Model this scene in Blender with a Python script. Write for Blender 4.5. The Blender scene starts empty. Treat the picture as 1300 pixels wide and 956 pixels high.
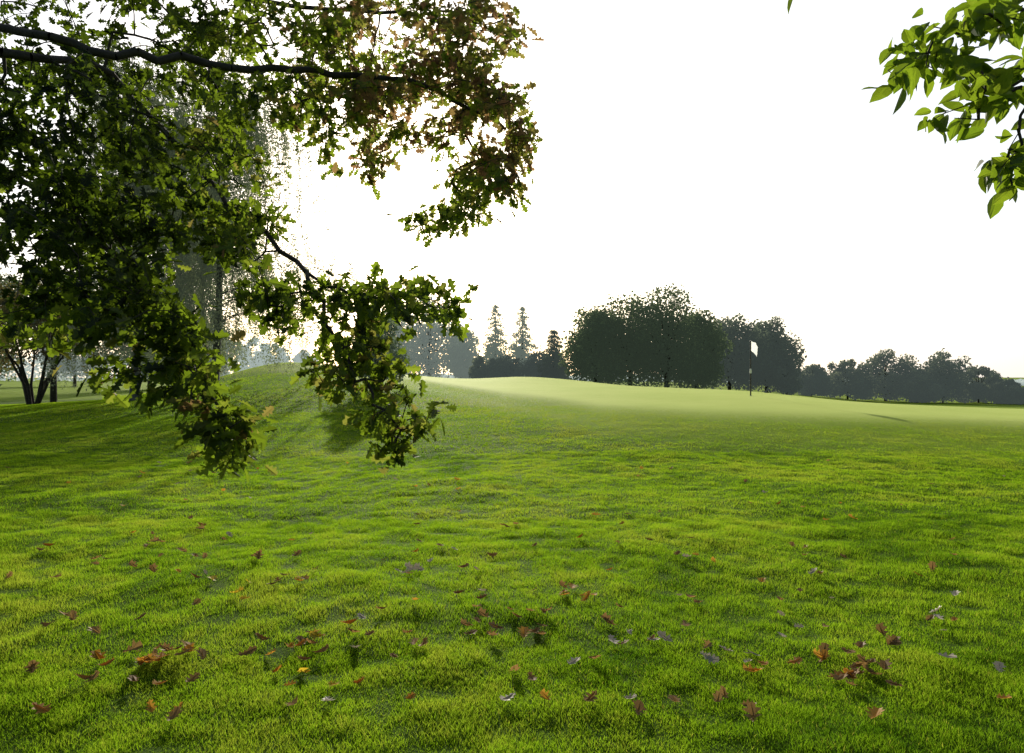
import bpy, math, random
import numpy as np
from mathutils import Vector
R=np.random.default_rng(7); random.seed(7)
F=867.0; EYE=1.6; HY=478.0
scn=bpy.context.scene; C=scn.collection
def P(px,py,d): return np.array([(px-650)/F*d, d, EYE+(HY-py)/F*d])
def nrmz(a): return a/np.maximum(np.linalg.norm(a,axis=-1,keepdims=True),1e-9)

# ------------------------------------------------------------------ noise / terrain
_T=np.random.default_rng(3).random((256,256))
def vn(x,y,s,seed=0):
    x=np.asarray(x,float)*s+seed*17.3; y=np.asarray(y,float)*s+seed*9.1
    xi=np.floor(x).astype(int); yi=np.floor(y).astype(int)
    fx=x-xi; fy=y-yi; fx=fx*fx*(3-2*fx); fy=fy*fy*(3-2*fy)
    a=_T[xi%256,yi%256]; b=_T[(xi+1)%256,yi%256]; c=_T[xi%256,(yi+1)%256]; d=_T[(xi+1)%256,(yi+1)%256]
    return (a*(1-fx)+b*fx)*(1-fy)+(c*(1-fx)+d*fx)*fy
ROW=[0,8,11,14,18,24,30,36,44,50,60,80,120,200,400,2500]
COL={-400:[0,0,0,0,0,0,0,0,0,0,0,0,-.3,-.6,-.8,-2],
 0:[0,0,0,0,.03,.10,.12,.05,-.1,-.2,-.2,0,0,-.5,-.8,-2],
 150:[0,0,-.05,-.03,.13,.32,.45,.4,.1,0,0,0,0,-.5,-.8,-2],
 250:[0,0,-.08,-.06,.16,.45,.72,.95,1.15,1.0,.5,.1,0,-.5,-.8,-2],
 310:[0,-.03,-.08,-.06,.17,.5,.9,1.4,2.05,2.2,1.3,.3,0,-.5,-.8,-2],
 365:[0,-.04,-.09,-.06,.18,.54,1.02,1.65,2.65,3.05,2.0,.5,0,-.5,-.8,-2],
 420:[0,-.04,-.10,-.06,.20,.58,1.08,1.55,2.2,2.4,1.5,.4,0,-.5,-.8,-2],
 545:[0,-.04,-.10,-.05,.27,.66,.98,1.25,1.55,1.6,1.1,.4,0,-.5,-.8,-2],
 610:[0,-.04,-.08,-.01,.35,.72,1.0,1.2,1.4,1.35,1.0,.4,0,-.5,-.8,-2],
 650:[0,-.03,-.07,.01,.40,.77,1.02,1.2,1.78,1.65,.95,.4,0,-.5,-.8,-2],
 720:[0,-.03,-.06,.03,.44,.79,1.03,1.17,1.52,1.3,.8,.3,0,-.5,-.8,-2],
 800:[0,-.02,-.05,.04,.49,.81,1.01,1.12,.98,.7,.4,.2,-.1,-.7,-1,-2],
 950:[0,-.02,-.05,.03,.52,.85,.98,.88,.4,.1,0,0,-.8,-1.5,-1.5,-2],
 1100:[0,-.02,-.04,.02,.48,.66,.48,.0,-.6,-.9,-1.2,-2,-3,-3,-2.5,-2],
 1300:[0,0,-.03,.01,.41,.48,.12,-.4,-.9,-1.1,-1.5,-2.3,-3.5,-3.5,-2.8,-2],
 1800:[0,0,0,.02,.3,.35,.0,-.4,-.9,-1.1,-1.5,-2.3,-3.5,-3.5,-2.8,-2]}
_ck=sorted(COL); _cu=np.array([(k-650)/F for k in _ck])
UU=np.linspace(-1.4,1.4,401); TT=np.linspace(0,math.log(2505/5.0),500); DD=5*np.exp(TT)-5
tab=np.array([np.interp(DD,ROW,COL[k]) for k in _ck])
tab=np.array([np.interp(UU,_cu,tab[:,j]) for j in range(len(DD))])     # D x U
def gsm(a,ax,sig):
    k=np.arange(-int(3*sig),int(3*sig)+1); w=np.exp(-k*k/(2*sig*sig)); w/=w.sum()
    pad=[(0,0),(0,0)]; pad[ax]=(len(k)//2,)*2; b=np.pad(a,pad,mode='edge')
    return np.apply_along_axis(lambda v:np.convolve(v,w,mode='valid'),ax,b)
tab=gsm(gsm(tab,0,4.5),1,4.5)
def zfun(x,y):
    x=np.asarray(x,float); y=np.asarray(y,float)
    d=np.clip(y,0,2500); u=np.clip(x/np.maximum(y,3.0),-1.39,1.39)
    ti=np.log((d+5)/5)/(TT[1]-TT[0]); ui=(u+1.4)/(UU[1]-UU[0])
    t0=np.clip(ti.astype(int),0,len(TT)-2); u0=np.clip(ui.astype(int),0,len(UU)-2)
    ft=np.clip(ti-t0,0,1); fu=np.clip(ui-u0,0,1)
    z=(tab[t0,u0]*(1-fu)+tab[t0,u0+1]*fu)*(1-ft)+(tab[t0+1,u0]*(1-fu)+tab[t0+1,u0+1]*fu)*ft
    amp=np.clip((20-d)/8,0.2,1)*np.clip((400-d)/300,0,1)
    return z+amp*(0.09*(vn(x,y,.35,1)-.5)+.045*(vn(x,y,1.0,2)-.5)+.04*(vn(x,y,2.6,3)-.5)+.028*(vn(x,y,5.5,4)-.5))
FPX=[150,300,470,555,640,760,900,1090,1300,1700]; FD=[62,54,44,36,27,21,18.8,18.2,17.6,17.5]
def gmask(x,y):
    x=np.asarray(x,float); y=np.asarray(y,float)
    px=650+F*x/np.maximum(y,3)
    f=np.interp(px,FPX,FD)+.8*(vn(x,y,.2,5)-.5)
    m=np.clip((y-f)/np.interp(px,[450,800],[8,4])+.5,0,1)*np.clip((50-y)/5,0,1)*np.clip((px-330)/230,0,1)
    return m*m*(3-2*m)
def collar(x,y):
    x=np.asarray(x,float); y=np.asarray(y,float)
    px=650+F*x/np.maximum(y,3)
    f=np.interp(px,FPX,FD)*.76+.9*(vn(x,y,.25,6)-.5)
    c=np.clip((y-f)/3.2+.5,0,1)*np.clip((px-150)/250,0,1)
    return np.maximum(c,np.clip((y-44)/8,0,1))

# ------------------------------------------------------------------ mesh helpers
def tag(o,label=None,cat=None,group=None,kind=None):
    if label:o['label']=label
    if cat:o['category']=cat
    if group:o['group']=group
    if kind:o['kind']=kind
    return o
def thing(name,label,cat,loc,group=None):
    o=bpy.data.objects.new(name,None); C.objects.link(o); o.location=[float(v) for v in loc]
    return tag(o,label,cat,group)
def np_mesh(name,V,loops,starts,mat=None,tint=None,smooth=False):
    me=bpy.data.meshes.new(name); V=np.ascontiguousarray(V,np.float32)
    me.vertices.add(len(V)); me.vertices.foreach_set('co',V.ravel())
    me.loops.add(len(loops)); me.loops.foreach_set('vertex_index',np.ascontiguousarray(loops,np.int32))
    me.polygons.add(len(starts)); me.polygons.foreach_set('loop_start',np.ascontiguousarray(starts,np.int32))
    if tint is not None:
        a=me.attributes.new('tint','FLOAT','FACE'); a.data.foreach_set('value',np.ascontiguousarray(tint,np.float32))
    me.polygons.foreach_set('use_smooth',np.full(len(starts),smooth,bool))
    me.update(calc_edges=True)
    if mat: me.materials.append(mat)
    return me
def link(name,me,parent=None):
    o=bpy.data.objects.new(name,me); C.objects.link(o)
    if parent:o.parent=parent
    return o
def tubes(name,segs,mat,parent=None,org=(0,0,0),k=6):
    A=np.array([s[0] for s in segs],float)-np.array(org); B=np.array([s[1] for s in segs],float)-np.array(org)
    r0=np.array([s[2] for s in segs]); r1=np.array([s[3] for s in segs])
    D=nrmz(B-A); h=np.where(np.abs(D[:,2:3])>.9,np.array([[1.,0,0]]),np.array([[0,0,1.]]))
    S=nrmz(np.cross(D,h)); T=np.cross(D,S)
    an=np.arange(k)*2*math.pi/k
    ring=np.cos(an)[None,:,None]*S[:,None]+np.sin(an)[None,:,None]*T[:,None]
    V=np.concatenate([A[:,None]+ring*r0[:,None,None],B[:,None]+ring*r1[:,None,None]],1)
    f=[]
    for i in range(k): f+= [i,(i+1)%k,k+(i+1)%k,k+i]
    f=np.array(f); n=len(segs)
    L=(f[None]+(np.arange(n)*2*k)[:,None]).ravel()
    return link(name,np_mesh(name,V.reshape(-1,3),L,np.arange(n*k)*4,mat,None,True),parent)
def leaves(name,T,Fc,pos,dr,nr,L,mat,tint,parent=None,org=(0,0,0)):
    pos=np.asarray(pos)-np.array(org); dr=nrmz(np.asarray(dr)); side=nrmz(np.cross(dr,nr)); n2=np.cross(side,dr)
    T=np.array(T,float); K=len(T); N=len(pos); L=np.asarray(L)
    V=pos[:,None]+L[:,None,None]*(T[None,:,0:1]*side[:,None]+T[None,:,1:2]*dr[:,None]+T[None,:,2:3]*n2[:,None])
    fl=np.array([i for f in Fc for i in f]); ln=np.array([len(f) for f in Fc]); st=np.concatenate([[0],np.cumsum(ln)[:-1]])
    loops=(fl[None]+(np.arange(N)*K)[:,None]).ravel(); starts=(st[None]+(np.arange(N)*ln.sum())[:,None]).ravel()
    return link(name,np_mesh(name,V.reshape(-1,3),loops,starts,mat,np.repeat(tint,len(Fc))),parent)
def leaf_template(half,fold,curl):
    v=[(0,0),(0,.5),(0,1)]+half+[(-x,y) for x,y in half]; n=len(half)
    T=[(x,y,fold*abs(x)-curl*y*y) for x,y in v]
    fr=[0]+list(range(3,3+n))+[2,1]; fl=[0,1,2]+list(range(2+2*n,2+n,-1))
    return T,[fr,fl]
OAKH=[(.03,.12),(.16,.2),(.07,.33),(.28,.43),(.11,.55),(.33,.70),(.15,.79),(.17,.93)]
OVAH=[(.13,.1),(.24,.28),(.27,.48),(.19,.74),(.07,.9)]
OAK=leaf_template(OAKH,.3,.18); OVA=leaf_template(OVAH,.3,.2)
DIA=([(0,-.5,0),(.34,0,.1),(0,.5,0),(-.34,0,.1)],[[0,1,2,3]])

# ------------------------------------------------------------------ materials
def newmat(n):
    m=bpy.data.materials.new(n); m.use_nodes=True; nt=m.node_tree; nt.nodes.clear(); return m,nt,nt.nodes.new('ShaderNodeOutputMaterial')
def leafmat(n,cols,tcols,tr=.5,gl=.06,rough=.45,haze_glow=None):
    m,nt,out=newmat(n); N=nt.nodes.new; lk=nt.links.new
    at=N('ShaderNodeAttribute'); at.attribute_name='tint'
    def ramp2(cs):
        r=N('ShaderNodeValToRGB'); e=r.color_ramp.elements
        e[0].position=0; e[0].color=(*cs[0],1); e[1].position=1; e[1].color=(*cs[-1],1)
        for i in range(1,len(cs)-1):
            el=e.new(i/(len(cs)-1)); el.color=(*cs[i],1)
        lk(at.outputs['Fac'],r.inputs[0]); return r
    a=ramp2(cols); b=ramp2(tcols)
    d=N('ShaderNodeBsdfDiffuse'); t=N('ShaderNodeBsdfTranslucent')
    lk(a.outputs[0],d.inputs[0]); lk(b.outputs[0],t.inputs[0])
    m1=N('ShaderNodeMixShader'); m1.inputs[0].default_value=tr; lk(d.outputs[0],m1.inputs[1]); lk(t.outputs[0],m1.inputs[2])
    last=m1
    if gl>0:
        g=N('ShaderNodeBsdfGlossy'); g.inputs['Roughness'].default_value=rough
        m2=N('ShaderNodeMixShader'); m2.inputs[0].default_value=gl; lk(m1.outputs[0],m2.inputs[1]); lk(g.outputs[0],m2.inputs[2]); last=m2
    if haze_glow:   # constant glow in the leaves, standing in for haze over distant trees
        e=N('ShaderNodeEmission'); e.inputs[0].default_value=(*haze_glow,1); e.inputs[1].default_value=1
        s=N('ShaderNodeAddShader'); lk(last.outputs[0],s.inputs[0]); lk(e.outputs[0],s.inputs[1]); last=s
    lk(last.outputs[0],out.inputs[0]); return m
def noisemat(n,c1,c2,scale,rough=.85,bump=.3,bdist=.02):
    m,nt,out=newmat(n); N=nt.nodes.new; lk=nt.links.new
    tc=N('ShaderNodeTexCoord'); ns=N('ShaderNodeTexNoise'); ns.inputs['Scale'].default_value=scale; ns.inputs['Detail'].default_value=5
    lk(tc.outputs['Object'],ns.inputs['Vector'])
    r=N('ShaderNodeValToRGB'); r.color_ramp.elements[0].position=.3; r.color_ramp.elements[1].position=.7
    r.color_ramp.elements[0].color=(*c1,1); r.color_ramp.elements[1].color=(*c2,1); lk(ns.outputs['Fac'],r.inputs[0])
    b=N('ShaderNodeBsdfPrincipled'); b.inputs['Roughness'].default_value=rough; lk(r.outputs[0],b.inputs['Base Color'])
    bp=N('ShaderNodeBump'); bp.inputs['Strength'].default_value=bump; bp.inputs['Distance'].default_value=bdist
    lk(ns.outputs['Fac'],bp.inputs['Height']); lk(bp.outputs[0],b.inputs['Normal']); lk(b.outputs[0],out.inputs[0]); return m
M={}
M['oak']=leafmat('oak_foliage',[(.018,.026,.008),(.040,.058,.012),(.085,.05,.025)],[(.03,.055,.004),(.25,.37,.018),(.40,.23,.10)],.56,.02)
M['ova']=leafmat('light_foliage',[(.04,.075,.010),(.065,.11,.015)],[(.17,.28,.010),(.31,.42,.025)],.62,.025)
M['grass']=leafmat('grass_blades',[(.020,.052,.004),(.06,.125,.009),(.11,.14,.02)],[(.075,.19,.005),(.29,.49,.014),(.48,.52,.05)],.6,0)
M['near_tree']=leafmat('copse_foliage',[(.05,.072,.045),(.09,.12,.065)],[(.07,.105,.045),(.15,.19,.08)],.45,0,haze_glow=(.021,.029,.021))
M['dark_tree']=leafmat('dark_copse_foliage',[(.055,.072,.062),(.09,.11,.085)],[(.07,.09,.05),(.15,.18,.10)],.4,0,haze_glow=(.034,.043,.040))
M['row_tree']=leafmat('far_row_foliage',[(.06,.078,.068),(.10,.12,.09)],[(.08,.10,.06),(.16,.18,.10)],.4,0,haze_glow=(.042,.053,.051))
M['far_tree']=leafmat('hazy_foliage',[(.12,.15,.14),(.2,.23,.21)],[(.18,.21,.16),(.34,.37,.28)],.5,0,haze_glow=(.11,.13,.122))  # leaf colours lightened and greyed to paint in distance haze
M['haze_tree']=leafmat('haze_paled_foliage',[(.2,.23,.22),(.28,.31,.29)],[(.2,.24,.22),(.3,.34,.3)],.45,0,haze_glow=(.30,.34,.33))  # palest leaf colours, haze of the farthest trees painted in
M['autumn']=leafmat('autumn_foliage',[(.075,.05,.025),(.06,.075,.025)],[(.17,.10,.03),(.14,.17,.04)],.5,0,haze_glow=(.006,.006,.004))
M['conifer']=leafmat('conifer_foliage',[(.075,.10,.085),(.11,.14,.12)],[(.1,.13,.09),(.2,.23,.16)],.4,0,haze_glow=(.105,.128,.112))
M['birch']=leafmat('birch_foliage',[(.09,.115,.065),(.14,.165,.09)],[(.16,.21,.09),(.27,.32,.14)],.5,0,haze_glow=(.022,.027,.020))
M['bark']=noisemat('bark',(.03,.024,.018),(.075,.06,.045),14,.9,.8,.02)
M['birch_bark']=noisemat('birch_bark',(.05,.048,.042),(.22,.21,.19),5,.8,.3)
M['birch_twig']=noisemat('birch_twigs',(.10,.098,.088),(.16,.155,.14),8,.9,.1)
M['fl_orange']=leafmat('orange_leaf',[(.36,.17,.035),(.46,.24,.05)],[(.52,.24,.03),(.68,.36,.04)],.42,.015)
M['fl_brown']=leafmat('brown_leaf',[(.23,.135,.055),(.33,.20,.08)],[(.28,.16,.05),(.38,.23,.07)],.4,.015)
M['fl_yellow']=leafmat('yellow_leaf',[(.5,.36,.03),(.6,.46,.05)],[(.7,.48,.03),(.8,.58,.05)],.5,.02)
M['fl_grey']=leafmat('pale_leaf',[(.42,.36,.27),(.54,.48,.39)],[(.35,.29,.19),(.46,.40,.28)],.25,.04)
M['white']=noisemat('white_cloth',(.76,.76,.75),(.84,.84,.83),20,.7,.05)
M['flag']=leafmat('white_flag_cloth',[(.82,.82,.82),(.82,.82,.82)],[(.85,.85,.85),(.85,.85,.85)],.55,0)
M['black']=noisemat('black_paint',(.012,.012,.012),(.025,.025,.025),20,.4,.02)

# ground
def ground_mat():
    m,nt,out=newmat('ground_turf'); N=nt.nodes.new; lk=nt.links.new
    tc=N('ShaderNodeTexCoord')
    def noise(s,det=4,ro=.6):
        n=N('ShaderNodeTexNoise'); n.inputs['Scale'].default_value=s; n.inputs['Detail'].default_value=det; n.inputs['Roughness'].default_value=ro
        lk(tc.outputs['Object'],n.inputs['Vector']); return n
    def ramp(src,p0,c0,p1,c1):
        r=N('ShaderNodeValToRGB'); e=r.color_ramp.elements; e[0].position=p0; e[0].color=(*c0,1); e[1].position=p1; e[1].color=(*c1,1); lk(src,r.inputs[0]); return r
    def mix(f,a,b):
        x=N('ShaderNodeMix'); x.data_type='RGBA'; lk(f,x.inputs['Factor']); lk(a,x.inputs['A']); lk(b,x.inputs['B']); return x.outputs['Result']
    n0=noise(.3,3); n1=noise(1.2); n2=noise(14,5,.7); n3=noise(60,4,.7)
    rough=ramp(n2.outputs['Fac'],.3,(.016,.045,.002),.7,(.07,.135,.006))
    rough2=ramp(n1.outputs['Fac'],.3,(.028,.07,.003),.7,(.08,.14,.007))
    x=N('ShaderNodeMix'); x.data_type='RGBA'; x.inputs['Factor'].default_value=.45; lk(rough.outputs[0],x.inputs['A']); lk(rough2.outputs[0],x.inputs['B'])
    coll=ramp(n2.outputs['Fac'],.3,(.12,.20,.010),.7,(.23,.315,.028))
    gr=ramp(n0.outputs['Fac'],.35,(.295,.38,.06),.65,(.36,.43,.09))
    ag=N('ShaderNodeAttribute'); ag.attribute_name='green'; ac=N('ShaderNodeAttribute'); ac.attribute_name='collar'
    c=mix(ac.outputs['Fac'],x.outputs['Result'],coll.outputs[0]); c=mix(ag.outputs['Fac'],c,gr.outputs[0])
    b=N('ShaderNodeBsdfPrincipled'); b.inputs['Roughness'].default_value=.8; b.inputs['Specular IOR Level'].default_value=.02
    sh=N('ShaderNodeMath'); sh.operation='MULTIPLY_ADD'; sh.inputs[1].default_value=.28; sh.inputs[2].default_value=.03; lk(ag.outputs['Fac'],sh.inputs[0]); lk(sh.outputs[0],b.inputs['Sheen Weight'])
    b.inputs['Sheen Roughness'].default_value=.5; b.inputs['Sheen Tint'].default_value=(.85,.97,.32,1)
    lk(c,b.inputs['Base Color'])
    bp=N('ShaderNodeBump'); bp.inputs['Distance'].default_value=.05
    inv=N('ShaderNodeMath'); inv.operation='MULTIPLY_ADD'; inv.inputs[1].default_value=-.36; inv.inputs[2].default_value=.58; lk(ag.outputs['Fac'],inv.inputs[0]); lk(inv.outputs[0],bp.inputs['Strength'])
    ad=N('ShaderNodeMath'); ad.operation='ADD'; lk(n2.outputs['Fac'],ad.inputs[0]); lk(n3.outputs['Fac'],ad.inputs[1]); lk(ad.outputs[0],bp.inputs['Height'])
    lk(bp.outputs[0],b.inputs['Normal']); lk(b.outputs[0],out.inputs[0]); return m
def axis(lo,hi,step,far,g=1.18):
    a=list(np.arange(lo,hi+1e-6,step)); s=step; v=hi
    while v<far: s*=g; v+=s; a.append(v)
    s=step; v=lo; pre=[]
    while v>-far: s*=g; v-=s; pre.append(v)
    return np.array(pre[::-1]+a)
xs=axis(-36,36,.18,2300); ys=axis(-3,58,.18,2300)
X,Y=np.meshgrid(xs,ys); Z=zfun(X,Y); nx,ny=len(xs),len(ys)
idx=np.arange(nx*ny).reshape(ny,nx)
Q=np.stack([idx[:-1,:-1],idx[:-1,1:],idx[1:,1:],idx[1:,:-1]],-1).reshape(-1,4)
gme=np_mesh('ground',np.stack([X,Y,Z],-1).reshape(-1,3),Q.ravel(),np.arange(len(Q))*4,ground_mat(),None,True)
for nm,fn in (('green',gmask),('collar',collar)):
    a=gme.attributes.new(nm,'FLOAT','POINT'); a.data.foreach_set('value',fn(X,Y).ravel().astype(np.float32))
tag(link('ground',gme),'rolling mown golf course turf rising to a pale putting green','ground',kind='structure')

# grass blades
V3=[];L3=[];S3=[];TN=[];voff=0;loff=0
for d0,d1,den,wid in ((2.1,4,19000,.003),(4,8,12500,.0042),(8,14,4800,.0066),(14,22,1700,.011),(22,38,450,.020),(38,56,120,.03)):
    n=int(.95*(d1*d1-d0*d0)*den)
    d=np.sqrt(R.uniform(d0*d0,d1*d1,n)); u=R.uniform(-.95,.95,n)
    if d0>=38: k=(u<-.1)&(u>-.6); d,u=d[k],u[k]
    x=u*d; y=d; n=len(x)
    gm=gmask(x,y); co=collar(x,y)
    keep=(R.random(n)>gm*1.2); x,y,co,gm=x[keep],y[keep],co[keep],gm[keep]; n=len(x)
    tus=vn(x,y,3.4,8)*.35+vn(x,y,9,9)*.65
    h=(.020+.014*np.clip(tus*2.2-.6,0,1))*R.uniform(.6,1.3,n)*(1-.35*co)*(1-.5*gm)*(1+.014*np.clip(y-8,0,20))
    w=wid*R.uniform(.7,1.3,n)*(1-.2*co); a=R.uniform(0,2*math.pi,n)
    side=np.stack([np.cos(a),np.sin(a),0*a],-1); la=R.uniform(0,2*math.pi,n); le=R.uniform(.1,1.0,n)*h
    lean=np.stack([np.cos(la)*le,np.sin(la)*le,0*la],-1)
    b=np.stack([x,y,zfun(x,y)-.005],-1); up=np.zeros((n,3)); up[:,2]=h
    t=np.clip(.3*R.random(n)+.45*vn(x,y,1.3,11)+.3*vn(x,y,.4,12)+.55*(tus-.5)-.08+.16*co,0,.8); t=np.where(R.random(n)<.03,1,t)
    sw=side*w[:,None]*.5
    if d1<=4:
        Vv=np.stack([b-sw,b+sw,b+up*.55+lean*.35-sw*.8,b+up*.55+lean*.35+sw*.8,b+up*.95+lean],1); K=5; fl=np.array([0,1,3,2,2,3,4]); st=np.array([0,4])
    else:
        Vv=np.stack([b-sw,b+sw,b+up+lean*.8],1); K=3; fl=np.array([0,1,2]); st=np.array([0])
    V3.append(Vv.reshape(-1,3)); L3.append((fl[None]+(np.arange(n)*K)[:,None]).ravel()+voff); S3.append((st[None]+(np.arange(n)*len(fl))[:,None]).ravel()+loff)
    TN.append(np.repeat(t,len(st))); voff+=n*K; loff+=n*len(fl)
tag(link('grass',np_mesh('grass',np.concatenate(V3),np.concatenate(L3),np.concatenate(S3),M['grass'],np.concatenate(TN))),
    'short backlit green grass growing on the foreground lawn','grass',kind='stuff')
del V3,L3,S3,TN

# ------------------------------------------------------------------ branching trees near the camera
def catmull(pts,k):
    p=[np.array(q) for q in pts]; p=[2*p[0]-p[1]]+p+[2*p[-1]-p[-2]]; o=[]
    for i in range(1,len(p)-2):
        for j in range(k):
            t=j/k; a,b,c,d=p[i-1:i+3]
            o.append(.5*((2*b)+(c-a)*t+(2*a-5*b+4*c-d)*t*t+(3*b-a-3*c+d)*t**3))
    o.append(p[-2]); return o
def branch_tree(root,limbs,clumps,leafT,leafmat_,nl,spread,Lr,tfun,r0,base,seed,barkm,droop=.3):
    rg=np.random.default_rng(seed)
    pos=[];par=[];lid=[]
    for li,(pl,join) in enumerate(limbs):
        pp=catmull(pl,5); prev=-1
        if join and pos: prev=int(np.argmin(np.linalg.norm(np.array(pos)-pp[0],axis=1)))
        for i,q in enumerate(pp):
            q=q+(rg.normal(0,.02,3) if i>0 else 0)
            pos.append(q);par.append(prev);lid.append(li);prev=len(pos)-1
    A=np.array(clumps); Pm=np.array(pos)
    order=np.argsort([np.min(np.linalg.norm(Pm-a,axis=1)) for a in A])
    buf=np.zeros((len(pos)+len(A)*6,3)); buf[:len(pos)]=Pm; n=len(pos)
    tips=[];tdir=[]
    for k in order:
        a=A[k]; j=int(np.argmin(np.linalg.norm(buf[:n]-a,axis=1))); s=buf[j]; v=a-s; dist=np.linalg.norm(v)
        m=max(1,min(5,int(dist/.16)+1)); off=rg.normal(0,.12,3)*dist; off[2]+=.12*dist
        prev=j
        for i in range(1,m+1):
            t=i/m; q=s+v*t+off*(t*(1-t)*2)
            buf[n]=q; par.append(prev); lid.append(lid[j]); prev=n; n+=1
        tips.append(a); tdir.append(v/max(dist,1e-6))
    cnt=np.zeros(n); ch=np.zeros(n)
    for i in range(n):
        if par[i]>=0: ch[par[i]]+=1
    cnt[ch==0]=1
    for i in range(n-1,-1,-1):
        if par[i]>=0: cnt[par[i]]+=cnt[i]
    rad=r0*np.power(np.maximum(cnt,1),.5)
    for li in range(len(limbs)):
        segs=[(buf[par[i]],buf[i],min(rad[par[i]],rad[i]*1.35),rad[i]) for i in range(n) if lid[i]==li and par[i]>=0]
        if segs: tubes('branch',segs,barkm,root,base)
    tips=np.array(tips); tdir=np.array(tdir)
    cn=np.clip(rg.normal(nl,nl*.3,len(tips)).astype(int),2,None); ti=np.repeat(np.arange(len(tips)),cn)
    N=len(ti); ps=tips[ti]-tdir[ti]*rg.uniform(-.2,1.4,(N,1))*spread+np.clip(rg.normal(0,spread*.5,(N,3)),-spread,spread)
    dr=rg.normal(0,.75,(N,3))+tdir[ti]*.7+np.array([0,0,-droop])
    nr=rg.normal(0,.7,(N,3))+np.array([0,-.25,.6])
    t=np.clip(rg.beta(2,3,N)*.8+rg.normal(0,.12,len(tips))[ti]+tfun(ps),0,1)
    leaves('foliage',leafT[0],leafT[1],ps,dr,nr,rg.uniform(Lr[0],Lr[1],N),leafmat_,t,root,base)
def scatter(rg,ells,hole=None):
    o=[]
    for cx,cy,rx,ry,d0,d1,n in ells:
        for k in range(n):
            r=math.sqrt(rg.random()); a=rg.uniform(0,2*math.pi); px=cx+rx*r*math.cos(a); py=cy+ry*r*math.sin(a)
            if hole and (px-hole[0])**2+(py-hole[1])**2<hole[2]**2: continue
            o.append(P(px,py,rg.uniform(d0,d1)))
    return o
# oak on the left
TB=np.array([-7.4,5.4,0.]); TB[2]=float(zfun(TB[0],TB[1]))
oak=thing('oak_tree','big spreading oak overhanging the lawn at upper left, lobed leaves hanging low','tree',TB)
trunk=[TB+np.array(v) for v in ((0,0,-.3),(0,0,0.2),(.03,.02,1.5),(.0,.05,3.0),(.1,.1,4.5),(.2,.0,6.2),(.1,.1,8.5))]
tr=[.52,.44,.36,.33,.27,.18,.06]
tubes('trunk',[(trunk[i],trunk[i+1],tr[i],tr[i+1]) for i in range(6)],M['bark'],oak,TB,12)
limbs=[([trunk[4],P(-150,20,5.6),P(0,35,4.9),P(120,60,4.8),P(260,80,5.2),P(400,92,5.8),P(520,100,6.2),P(610,145,6.4)],False),
 ([trunk[3]+np.array([.05,0,.7]),P(-120,70,5.2),P(0,68,4.8),P(140,100,5.6),P(230,190,6.4),P(310,275,6.2),P(390,345,5.1),P(440,372,4.4),P(560,390,4)],False),
 ([trunk[3],P(-120,180,5.8),P(-20,210,5.8),P(60,250,5.7),P(140,320,5.2),P(205,395,4.5),P(240,460,4.1),P(285,545,3.9)],False),
 ([P(390,345,5.1),P(410,395,4.6),P(432,435,4.3),P(470,500,4.0),P(510,550,3.95)],True),
 ([trunk[5],P(-80,-90,7.2),P(100,-40,7.2),P(300,0,7.2),P(480,15,7),P(610,20,6.8)],False)]
rg=np.random.default_rng(21)
cl=scatter(rg,[(120,40,170,70,5.4,8,78),(330,50,120,65,5.5,8,66),(480,55,110,70,5.5,8,78),(595,45,75,50,5.5,7.5,44),(565,125,65,38,5.5,7.5,38),
 (640,175,36,64,5.5,7,33),(612,240,52,38,5.5,7,32),(548,282,34,14,5.8,6.8,10),(450,185,55,45,5.5,7.5,24),(430,130,75,45,5.5,7.5,46),(520,170,60,25,5.6,7,12),
 (90,170,120,90,4.3,7,92),(80,300,115,85,4.0,6.5,90),(230,170,90,80,4.6,7,50),(240,280,70,65,4.2,6.2,40),(320,170,60,70,5,7.5,14),(310,290,45,45,4.6,6,14),
 (60,395,75,50,3.8,5.5,24),(160,385,60,40,3.8,5,19),(215,420,60,40,3.7,4.6,16),(240,490,48,55,3.6,4.4,17),(285,552,40,40,3.6,4.3,16),(415,395,68,40,3.9,5,18),
 (500,384,56,26,3.8,4.6,12),(565,386,20,10,3.9,4.3,4),(452,465,60,42,3.8,4.5,17),(508,536,36,40,3.8,4.3,11),(155,490,20,20,3.8,4.2,3),(345,375,40,25,4.2,5,8),
 (-170,120,150,230,4.2,8,70),(200,-130,420,90,5.5,9,60)],(524,214,34))
def autumn_light_tint(p):  # autumn brown doubling as sun warmth; left shade and brighter low sprays painted in
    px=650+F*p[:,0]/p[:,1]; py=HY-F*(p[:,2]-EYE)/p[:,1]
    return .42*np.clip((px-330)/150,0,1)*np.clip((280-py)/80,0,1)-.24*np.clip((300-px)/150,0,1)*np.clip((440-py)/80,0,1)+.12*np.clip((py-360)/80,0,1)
branch_tree(oak,limbs,cl,OAK,M['oak'],13,.11,(.085,.14),autumn_light_tint,.0031,TB,5,M['bark'])

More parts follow.
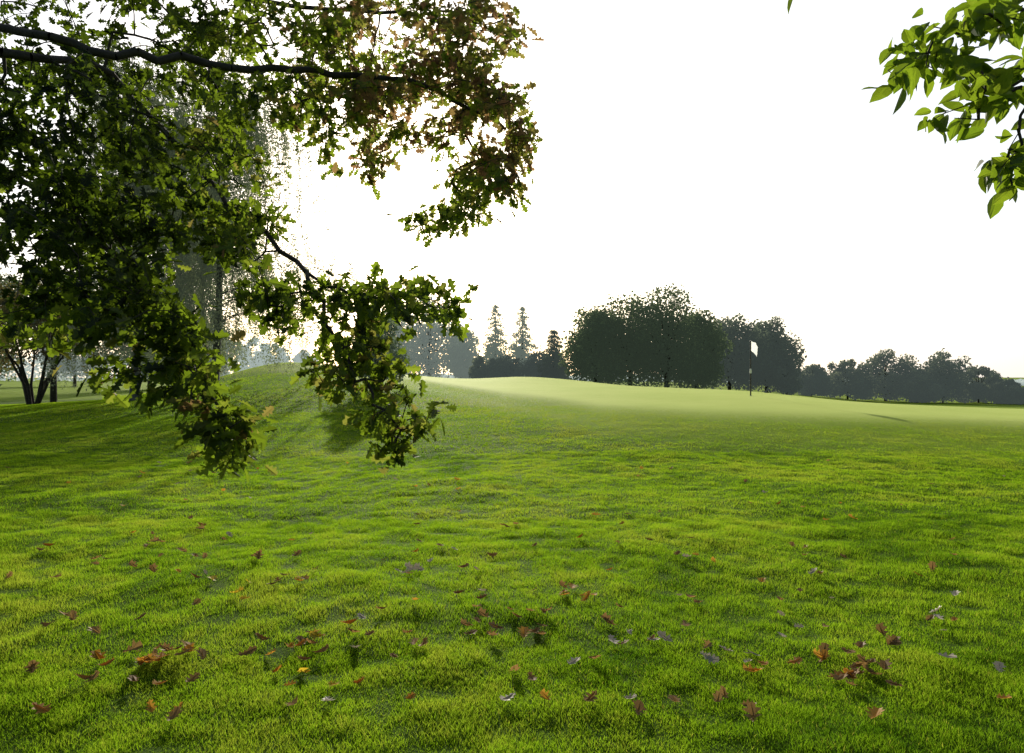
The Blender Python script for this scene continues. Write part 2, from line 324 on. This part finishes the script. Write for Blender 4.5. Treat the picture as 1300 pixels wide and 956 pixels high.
# tree at the right
RB=np.array([4.9,2.1,0.]); RB[2]=float(zfun(RB[0],RB[1]))
rt=thing('broadleaf_tree','tree whose oval green leaves hang into the upper right corner','tree',RB)
trunk=[RB+np.array(v) for v in ((0,0,-.3),(0,0,.1),(-.05,0,1.2),(-.02,.05,2.4),(0,0,3.6),(.1,.1,5.5))]
tr=[.26,.21,.17,.15,.12,.04]
tubes('trunk',[(trunk[i],trunk[i+1],tr[i],tr[i+1]) for i in range(5)],M['bark'],rt,RB,10)
limbs=[([trunk[3],P(1560,-60,2.8),P(1400,-10,2.7),P(1270,25,2.6),P(1190,50,2.6),P(1135,85,2.6)],False),
 ([P(1400,-10,2.7),P(1330,70,2.65),P(1270,120,2.6),P(1210,150,2.6)],True),
 ([P(1330,70,2.65),P(1300,150,2.55),P(1285,200,2.5),P(1272,250,2.5)],True),
 ([trunk[4],P(1500,-170,2.9),P(1250,-80,2.7),P(1080,-50,2.6),P(1000,-20,2.6)],False)]
cl=scatter(rg,[(1205,50,75,45,2.4,2.9,18),(1265,25,50,35,2.4,3,14),(1250,110,45,42,2.4,2.8,15),(1200,155,18,18,2.5,2.7,4),(1278,215,18,42,2.4,2.6,11),
 (1142,80,25,25,2.5,2.7,5),(1350,80,60,90,2.4,3,16),(1250,-70,160,40,2.5,3.1,14),(1450,-40,100,100,2.5,3.5,16),(995,-22,3,3,2.58,2.62,1)])
branch_tree(rt,limbs,cl,OVA,M['ova'],5.5,.05,(.065,.105),lambda p:.12,.0019,RB,9,M['bark'],.6)

# ------------------------------------------------------------------ distant trees
def crown_cards(pts,nrm,size,mat,tint,parent,base,rg):
    n=len(pts); dr=rg.normal(0,1,(n,3)); nr=nrm*.7+rg.normal(0,.6,(n,3))
    leaves('crown',DIA[0],DIA[1],pts,dr,nr,size*rg.uniform(.6,1.3,n),mat,tint,parent,base)
def broad_tree(name,label,px,d,top,wpx,seed,mat,nleaf=3200,size=.3,base_f=.15,group=None,nl=16,fill=1.0):
    rg=np.random.default_rng(seed); x=(px-650)/F*d; z0=float(zfun(x,d)); H=EYE+(HY-top)/F*d-z0; W=wpx/F*d
    B=np.array([x,d,z0]); t=thing(name,label,'tree' if name!='shrub' else 'shrub',B,group)
    lob=[];rad=[]; cr=min(W,H*(1-base_f))
    for i in range(nl):
        q=(i+rg.random())/nl; zz=q*2-1
        hr=(1-abs(zz)**2.4)**.5 if zz>0 else (1-.3*abs(zz)**2)
        r=rg.uniform(.3,.88)*hr; a=i*2.4+rg.normal(0,.5); rr=fill*rg.uniform(.15,.27)*cr*(1-.4*max(zz,0))
        lob.append(B+np.array([math.cos(a)*r*(W/2-rr*.5),math.sin(a)*r*(W/2-rr*.5),H*base_f+rr*.6+q*(H*(1-base_f)-rr*1.5)])); rad.append(rr)
    tubes('trunk',[(B-np.array([0,0,.3]),B+np.array([0,0,H*.35]),.018*H+.05,.013*H+.03),(B+np.array([0,0,H*.35]),B+np.array([0,0,H*.8]),.013*H+.03,.03)]+
        [(B+np.array([0,0,min(H*rg.uniform(.15,.5),l[2]-z0)]),l,.006*H+.02,.02) for l in lob],M['bark'],t,B,6)
    rad=np.array(rad); lob=np.array(lob); ii=rg.choice(len(rad),nleaf,p=rad**2/np.sum(rad**2))
    v=nrmz(rg.normal(0,1,(nleaf,3))); rr=rad[ii]*(.25+.8*rg.random(nleaf)**.7)
    far=rg.random(nleaf)<.05; rr=np.where(far,rr*1.2,rr)
    pts=lob[ii]+v*rr[:,None]*np.array([1,1,.9]); ok=pts[:,2]>z0+.1
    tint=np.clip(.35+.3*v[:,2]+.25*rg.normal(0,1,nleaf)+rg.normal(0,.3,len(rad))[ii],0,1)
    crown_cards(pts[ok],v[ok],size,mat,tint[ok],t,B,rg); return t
def conifer(name,label,px,d,top,wpx,seed,mat,n=7000,size=.46,group=None):
    rg=np.random.default_rng(seed); x=(px-650)/F*d; z0=float(zfun(x,d)); H=EYE+(HY-top)/F*d-z0; W=wpx/F*d
    B=np.array([x,d,z0]); t=thing(name,label,'tree',B,group)
    tubes('trunk',[(B-np.array([0,0,.3]),B+np.array([0,0,H*.97]),.02*H+.03,.015)],M['bark'],t,B,6)
    nw=int(H/.5); pts=[]
    for w in range(nw):
        f=.04+.96*w/nw; rmax=W/2*(1-f)**.65*rg.uniform(.8,1.15)+.12
        for a in rg.uniform(0,2*math.pi,10):
            rb=rmax*rg.uniform(.6,1.15); m=max(4,int(n/nw/10*(.5+1.3*(1-f))))
            q=rg.random(m)**.8*rb
            pts.append(np.stack([B[0]+np.cos(a)*q,B[1]+np.sin(a)*q,z0+f*H-.35*q],-1)+rg.normal(0,.13,(m,3)))
    pts=np.concatenate(pts); nn=rg.normal(0,1,(len(pts),3))
    crown_cards(pts,nn,size*np.clip(1.15-(pts[:,2]-z0)/H,.45,1),mat,np.clip(rg.normal(.5,.25,len(pts)),0,1),t,B,rg)
# central copse
CP=[('deciduous_tree','broad dark tree at the left end of the central copse',756,74,384,96,'near_tree',.36),
 ('deciduous_tree','dark rounded tree second from the left in the central copse',800,76,369,112,'near_tree',.36),
 ('deciduous_tree','tallest feathery tree in the middle of the central copse',846,72,355,108,'near_tree',.3),
 ('deciduous_tree','lower tree on the right shoulder of the central copse',884,75,390,84,'near_tree',.36),
 ('deciduous_tree','dark tree just left of the flagstick, behind the green',926,84,397,108,'dark_tree',.4),
 ('deciduous_tree','rounded dark tree just right of the flagstick, behind the green',973,86,399,88,'dark_tree',.4),
 ('small_tree','small low tree at the right foot of the tree behind the flagstick',999,82,454,34,'dark_tree',.4)]
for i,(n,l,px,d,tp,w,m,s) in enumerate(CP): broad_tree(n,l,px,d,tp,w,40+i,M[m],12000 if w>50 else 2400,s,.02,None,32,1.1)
conifer('conifer_tree','pointed hazy spruce, left one of the pair left of the central copse',629,92,384,60,60,M['conifer'],7500)
conifer('conifer_tree','pointed hazy spruce, right one of the pair left of the central copse',663,92,387,60,61,M['conifer'],7500)
conifer('conifer_tree','shorter darker spruce between the pair of spruces and the copse',703,84,416,56,62,M['dark_tree'])
for i,(px,tp,w,l) in enumerate([(612,450,46,'dark round shrub at the foot of the left spruce'),(648,448,50,'dark round shrub between the two pointed spruces'),(685,444,48,'dark round shrub at the foot of the right spruce')]):
    broad_tree('shrub',l,px,86,tp,w,70+i,M['row_tree'],2600,.4,.0)
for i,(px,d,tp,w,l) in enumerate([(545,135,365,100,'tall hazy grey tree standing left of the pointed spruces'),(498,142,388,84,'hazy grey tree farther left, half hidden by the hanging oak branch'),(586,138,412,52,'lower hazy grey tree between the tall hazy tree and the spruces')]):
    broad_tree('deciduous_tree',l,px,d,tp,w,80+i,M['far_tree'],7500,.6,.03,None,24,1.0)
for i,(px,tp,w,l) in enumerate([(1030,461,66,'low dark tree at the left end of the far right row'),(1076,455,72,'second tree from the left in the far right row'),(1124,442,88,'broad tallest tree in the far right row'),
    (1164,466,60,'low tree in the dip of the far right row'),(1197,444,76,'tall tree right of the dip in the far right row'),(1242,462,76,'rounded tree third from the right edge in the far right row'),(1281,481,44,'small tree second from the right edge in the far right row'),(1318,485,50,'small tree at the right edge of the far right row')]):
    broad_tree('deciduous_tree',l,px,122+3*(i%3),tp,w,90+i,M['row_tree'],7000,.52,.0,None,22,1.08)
for i,(px,tp,w,l) in enumerate([(325,428,50,'pale hazy tree far beyond the left mound, leftmost of three'),(352,434,44,'pale hazy tree far beyond the left mound, middle of three'),(388,444,50,'pale hazy tree far beyond the left mound, rightmost of three')]):
    broad_tree('deciduous_tree',l,px,210,tp,w,110+i,M['haze_tree'],3500,1.1,.0)
for i,(px,d,tp,w,m,l) in enumerate([(-30,70,330,150,'near_tree','dark tree at the left edge beyond the many stemmed tree'),(95,110,400,130,'far_tree','hazy tree behind the many stemmed tree on the left'),(190,78,370,110,'dark_tree','dark tree seen through the oak leaves left of the birch'),(265,95,390,90,'far_tree','grey green tree seen under the birch twigs')]):
    broad_tree('deciduous_tree',l,px,d,tp,w,120+i,M[m],6000,.45,.08,None,20)
broad_tree('small_tree','small tree added to shade the slope, half hidden behind the right hand oak spray',478,30,388,84,141,M['near_tree'],4200,.17,.08,None,18)  # added tree, placed here to cast a shadow down the slope
# many-stemmed tree
def multistem():
    rg=np.random.default_rng(33); d=36; x=(42-650)/F*d; z0=float(zfun(x,d)); B=np.array([x,d,z0])
    t=thing('multi_stem_tree','many stemmed tree with brownish autumn leaves at the left edge','tree',B)
    lob=[]
    for k in range(9):
        a=k*.7+rg.uniform(-.3,.3); s=rg.uniform(.6,1.15); p=[B+np.array([.2*math.cos(a),.15*math.sin(a),-.2])]
        for j in range(1,6):
            f=j/5; p.append(B+np.array([math.cos(a)*s*2.6*f**1.1+.2*math.cos(a),math.sin(a)*s*1.8*f**1.2,f*4.6])+rg.normal(0,.07,3))
        tubes('stem',[(p[i],p[i+1],.08*(1-i*.15),.08*(1-(i+1)*.15)) for i in range(5)],M['bark'],t,B,6)
        for j in range(6): lob.append(p[5]+rg.normal(0,1,3)*np.array([1.3,1,.9]))
        lob.append(p[3]+rg.normal(0,.6,3)+np.array([0,0,.5]))
    lob=np.array(lob); n=13000; ii=rg.integers(0,len(lob),n); v=nrmz(rg.normal(0,1,(n,3)))
    pts=lob[ii]+v*(.95*rg.random(n)**.5)[:,None]
    crown_cards(pts,v,.16,M['autumn'],np.clip(rg.normal(.5,.25,n),0,1),t,B,rg)
multistem()
broad_tree('deciduous_tree','dark tree with one straight trunk just right of the many stemmed tree',68,39,340,150,35,M['near_tree'],9000,.2,.45,None,20)
# weeping birches
def birch(px,d,top,label,seed,wf=1.0,nb=60,dens=3.4):
    rg=np.random.default_rng(seed); x=(px-650)/F*d; z0=float(zfun(x,d)); B=np.array([x,d,z0]); H=EYE+(HY-top)/F*d-z0; sc=H/11.5
    t=thing('birch_tree',label,'tree',B)
    tp=[B+np.array([.25*math.sin(f*4),.1*f,f*H-.2]) for f in np.linspace(0,1,9)]
    br=[(tp[i],tp[i+1],.15*sc*(1-i/8.4),.15*sc*(1-(i+1)/8.4)) for i in range(8)];st=[];lp=[]
    for k in range(nb):
        f=rg.uniform(.2,.97); s=B+np.array([.25*math.sin(f*4),.1*f,f*H-.2]); a=rg.uniform(0,6.28); ln=rg.uniform(1.2,3.2)*(1.15-f*.55)*sc*wf
        prev=s
        for j in range(1,6):
            g=j/5; q=s+np.array([math.cos(a)*ln*g,math.sin(a)*ln*g,(1.3*g-1.0*g*g)*sc])+rg.normal(0,.06,3)
            br.append((prev,q,.03*(1.1-g)+.004,.03*(1.0-g)+.004)); prev=q
            for m in range(2 if j<3 else 4):
                p0=q+rg.normal(0,.16,3); L=rg.uniform(.8,3.1)*sc; nseg=6; pr=p0; sway=rg.normal(0,.24,2)+np.array([math.cos(a),math.sin(a)])*.14; ph=rg.uniform(0,6)
                for w in range(1,nseg+1):
                    h=w/nseg; p1=p0+np.array([sway[0]*h*(1.6-h)*L+.09*math.sin(5*h+ph),sway[1]*h*L,-L*h])
                    if p1[2]<z0+.5: break
                    st.append((pr,p1,.008*(1.15-h),.008*(1.0-h)+.0015))
                    for r in range(int(L*dens)): lp.append(pr+(p1-pr)*rg.random()+rg.normal(0,.075,3))
                    pr=p1
    tubes('trunk',br,M['birch_bark'],t,B,6); tubes('twigs',st,M['birch_twig'],t,B,3)
    lp=np.array(lp); n=len(lp)
    leaves('foliage',DIA[0],DIA[1],lp,rg.normal(0,.7,(n,3))+np.array([0,0,-.7]),rg.normal(0,1,(n,3)),rg.uniform(.05,.085,n)*sc,M['birch'],np.clip(rg.normal(.5,.25,n),0,1),t,B)
birch(272,33,70,'weeping birch with fine hanging twigs behind the oak leaves, nearest the sun',44,1.5,96,4.2)
birch(170,31,40,'weeping birch behind the densest part of the oak leaves',45,1.0,66,4.5)
birch(222,46,150,'smaller weeping birch standing farther back between the two taller birches',46,1.1,60,4.5)
# far woodland
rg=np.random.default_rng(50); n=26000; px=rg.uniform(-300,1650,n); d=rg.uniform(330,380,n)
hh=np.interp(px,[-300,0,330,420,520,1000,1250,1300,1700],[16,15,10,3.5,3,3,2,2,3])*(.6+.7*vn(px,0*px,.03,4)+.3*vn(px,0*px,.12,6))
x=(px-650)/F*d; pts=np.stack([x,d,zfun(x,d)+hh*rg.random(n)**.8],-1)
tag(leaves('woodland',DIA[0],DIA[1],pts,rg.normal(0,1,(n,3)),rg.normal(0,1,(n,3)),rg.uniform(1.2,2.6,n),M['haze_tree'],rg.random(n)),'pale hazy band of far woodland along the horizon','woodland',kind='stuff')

# ------------------------------------------------------------------ flagstick
d=26; x=(953-650)/F*d; B=np.array([x,d,float(zfun(x,d))])
fs=thing('golf_flagstick','dark flagstick with a limp white flag standing on the putting green','flagstick',B)
tubes('pole',[(B,B+np.array([0,0,2.1]),.026,.022),(B+np.array([0,0,2.1]),B+np.array([0,0,2.13]),.028,.01)],M['black'],fs,B,10)
tubes('white_band',[(B+np.array([0,0,.86]),B+np.array([0,0,1.0]),.038,.038),(B+np.array([0,0,1.0]),B+np.array([0,0,1.04]),.038,.022)],M['white'],fs,B,10)
gv=[];gq=[];nu,nv=13,11
for j in range(nv):
    for i in range(nu):
        a=i/(nu-1); b=j/(nv-1)
        gv.append((.022+a*.32*(1-.3*b), .04*math.sin(a*9+b*2)*a, 2.1-b*.38-a*a*.24-.03*math.sin(a*6)))
for j in range(nv-1):
    for i in range(nu-1): gq.append((j*nu+i,j*nu+i+1,(j+1)*nu+i+1,(j+1)*nu+i))
fm=bpy.data.meshes.new('flag'); fm.from_pydata(gv,[],gq); fm.materials.append(M['flag']); fm.polygons.foreach_set('use_smooth',[True]*len(gq))
fo=link('flag',fm,fs); fo.rotation_euler.z=math.radians(20)
tubes('cup',[(B+np.array([0,0,.004]),B+np.array([0,0,.012]),.054,.054)],M['white'],fs,B,16)

# ------------------------------------------------------------------ fallen leaves
COLN={'o':('orange','fl_orange'),'b':('brown','fl_brown'),'y':('yellow','fl_yellow'),'g':('pale grey','fl_grey')}
proto={}
for c,(cn,mn) in COLN.items():
    for k in range(6):
        rg=np.random.default_rng(200+k*7+ord(c)); T,Fc=leaf_template([(a*rg.uniform(.95,1.4),b+rg.normal(0,.015)) for a,b in OAKH],rg.uniform(.1,.7),0)
        cu=rg.uniform(.3,1.1); tw=rg.normal(0,.8)
        T=[(a,b,zz+cu*(b-.5)**2+tw*a*(b-.5)) for a,b,zz in T]; T=[(a,b-.5,zz) for a,b,zz in T]
        lf=np.array(T); me=np_mesh('fallen_leaf',lf,np.array([i for f in Fc for i in f]),np.array([0,len(Fc[0])]),M[mn],np.full(2,rg.random()))
        proto[(c,k)]=me
def zone(px,py):
    a='left' if px<430 else ('middle' if px<870 else 'right'); b='far' if py<700 else ('nearer' if py<790 else 'nearest')
    return f'{b} {a} lawn'
rg=np.random.default_rng(77); nf=0
def drop(px,py,c,big=1.0):
    global nf
    if nf>=298: return
    d=(EYE-.04)*F/(py-HY); x=(px-650)/F*d; z=float(zfun(x,d))
    cn=COLN[c][0]; o=bpy.data.objects.new('fallen_leaf',proto[(c,int(rg.integers(0,6)))]); C.objects.link(o)
    o.location=(x,d,z+rg.uniform(.026,.038)); o.rotation_euler=(rg.normal(.12,.22),rg.normal(0,.22),rg.uniform(0,6.28)); s=rg.uniform(.065,.115)*big*(1+.03*max(0,d-6)); o.scale=(s,s,s)
    zn=zone(px,py); tag(o,f'dry {cn} oak leaf fallen on the grass of the {zn}','leaf',f'{cn} fallen leaves on the {zn}'); nf+=1
CLU=[(215,832,15,'obb'),(180,838,5,'ob'),(290,750,4,'yyo'),(365,738,4,'ob'),(118,700,3,'b'),(255,667,3,'bo'),(190,680,3,'b'),(335,710,3,'b'),(230,705,3,'b'),(95,780,3,'b'),(365,830,6,'oyb'),(400,862,3,'y'),(410,805,3,'bo'),
 (577,796,4,'b'),(515,726,5,'bg'),(610,765,3,'ob'),(672,797,4,'ob'),(715,752,8,'ob'),(685,776,3,'b'),(640,772,2,'b'),(540,832,2,'b'),(803,802,4,'g'),(902,832,3,'g'),(865,757,3,'bg'),(865,692,2,'b'),(950,836,2,'g'),(1010,830,4,'bo'),
 (1085,850,11,'bbo'),(1100,812,3,'b'),(1035,796,3,'bg'),(1220,780,2,'g'),(1195,762,2,'g'),(1275,832,2,'g'),(745,790,2,'b'),(660,856,2,'b'),(480,800,2,'b'),(150,852,2,'b'),(60,832,2,'b'),(600,738,2,'g'),(560,690,2,'b'),(640,655,2,'b'),(1010,700,2,'b')]
for px,py,n,cs in CLU:
    for k in range(n):
        sp=26*(py-HY)/350
        drop(px+rg.normal(0,sp),py+rg.normal(0,sp*.38),cs[int(rg.integers(0,len(cs)))],1.05)
for k in range(170):
    py=580+345*rg.random()**1.3; drop(rg.uniform(5,1295),py,'bbobgo'[int(rg.integers(0,6))],1.0)

# ------------------------------------------------------------------ camera, sun, sky
cd=bpy.data.cameras.new('camera'); co=bpy.data.objects.new('camera',cd); C.objects.link(co); scn.camera=co
co.location=(0,0,EYE); co.rotation_euler=(math.radians(90),0,0); cd.sensor_width=36; cd.lens=F/1300*36; cd.clip_end=6000; cd.clip_start=.05
EL=math.radians(16.9); AZ=math.radians(-8.5)
S=Vector((math.sin(AZ)*math.cos(EL),math.cos(AZ)*math.cos(EL),math.sin(EL)))
ld=bpy.data.lights.new('sun','SUN'); lo=bpy.data.objects.new('sun',ld); C.objects.link(lo); ld.energy=5.0; ld.angle=math.radians(.55); ld.color=(1,.93,.8)
lo.rotation_euler=S.to_track_quat('Z','Y').to_euler(); lo.location=(-10,60,30)
w=bpy.data.worlds.new('World'); scn.world=w; w.use_nodes=True; nt=w.node_tree; nt.nodes.clear(); N=nt.nodes.new; lk=nt.links.new
sky=N('ShaderNodeTexSky'); sky.sky_type='NISHITA'; sky.sun_disc=False; sky.sun_elevation=EL; sky.sun_rotation=AZ; sky.dust_density=2.0; sky.air_density=1.0; sky.ozone_density=1
tc=N('ShaderNodeTexCoord'); dt=N('ShaderNodeVectorMath'); dt.operation='DOT_PRODUCT'; dt.inputs[1].default_value=S; lk(tc.outputs['Generated'],dt.inputs[0])
mr=N('ShaderNodeMapRange'); mr.interpolation_type='SMOOTHSTEP'; mr.inputs['From Min'].default_value=.3; mr.inputs['From Max'].default_value=.74; mr.inputs['To Min'].default_value=0; mr.inputs['To Max'].default_value=9.6
lk(dt.outputs['Value'],mr.inputs['Value'])
vm=N('ShaderNodeVectorMath'); vm.operation='SCALE'; vm.inputs[0].default_value=(1,1,1); lk(mr.outputs[0],vm.inputs['Scale'])
ad=N('ShaderNodeVectorMath'); ad.operation='ADD'; lk(sky.outputs[0],ad.inputs[0]); lk(vm.outputs[0],ad.inputs[1])
bg=N('ShaderNodeBackground'); bg.inputs['Strength'].default_value=.085; lk(ad.outputs[0],bg.inputs['Color'])
ow=N('ShaderNodeOutputWorld'); lk(bg.outputs[0],ow.inputs['Surface'])
scn.view_settings.view_transform='Standard'; scn.view_settings.look='None'; scn.view_settings.exposure=0; scn.view_settings.gamma=1
print('fallen leaves',nf)
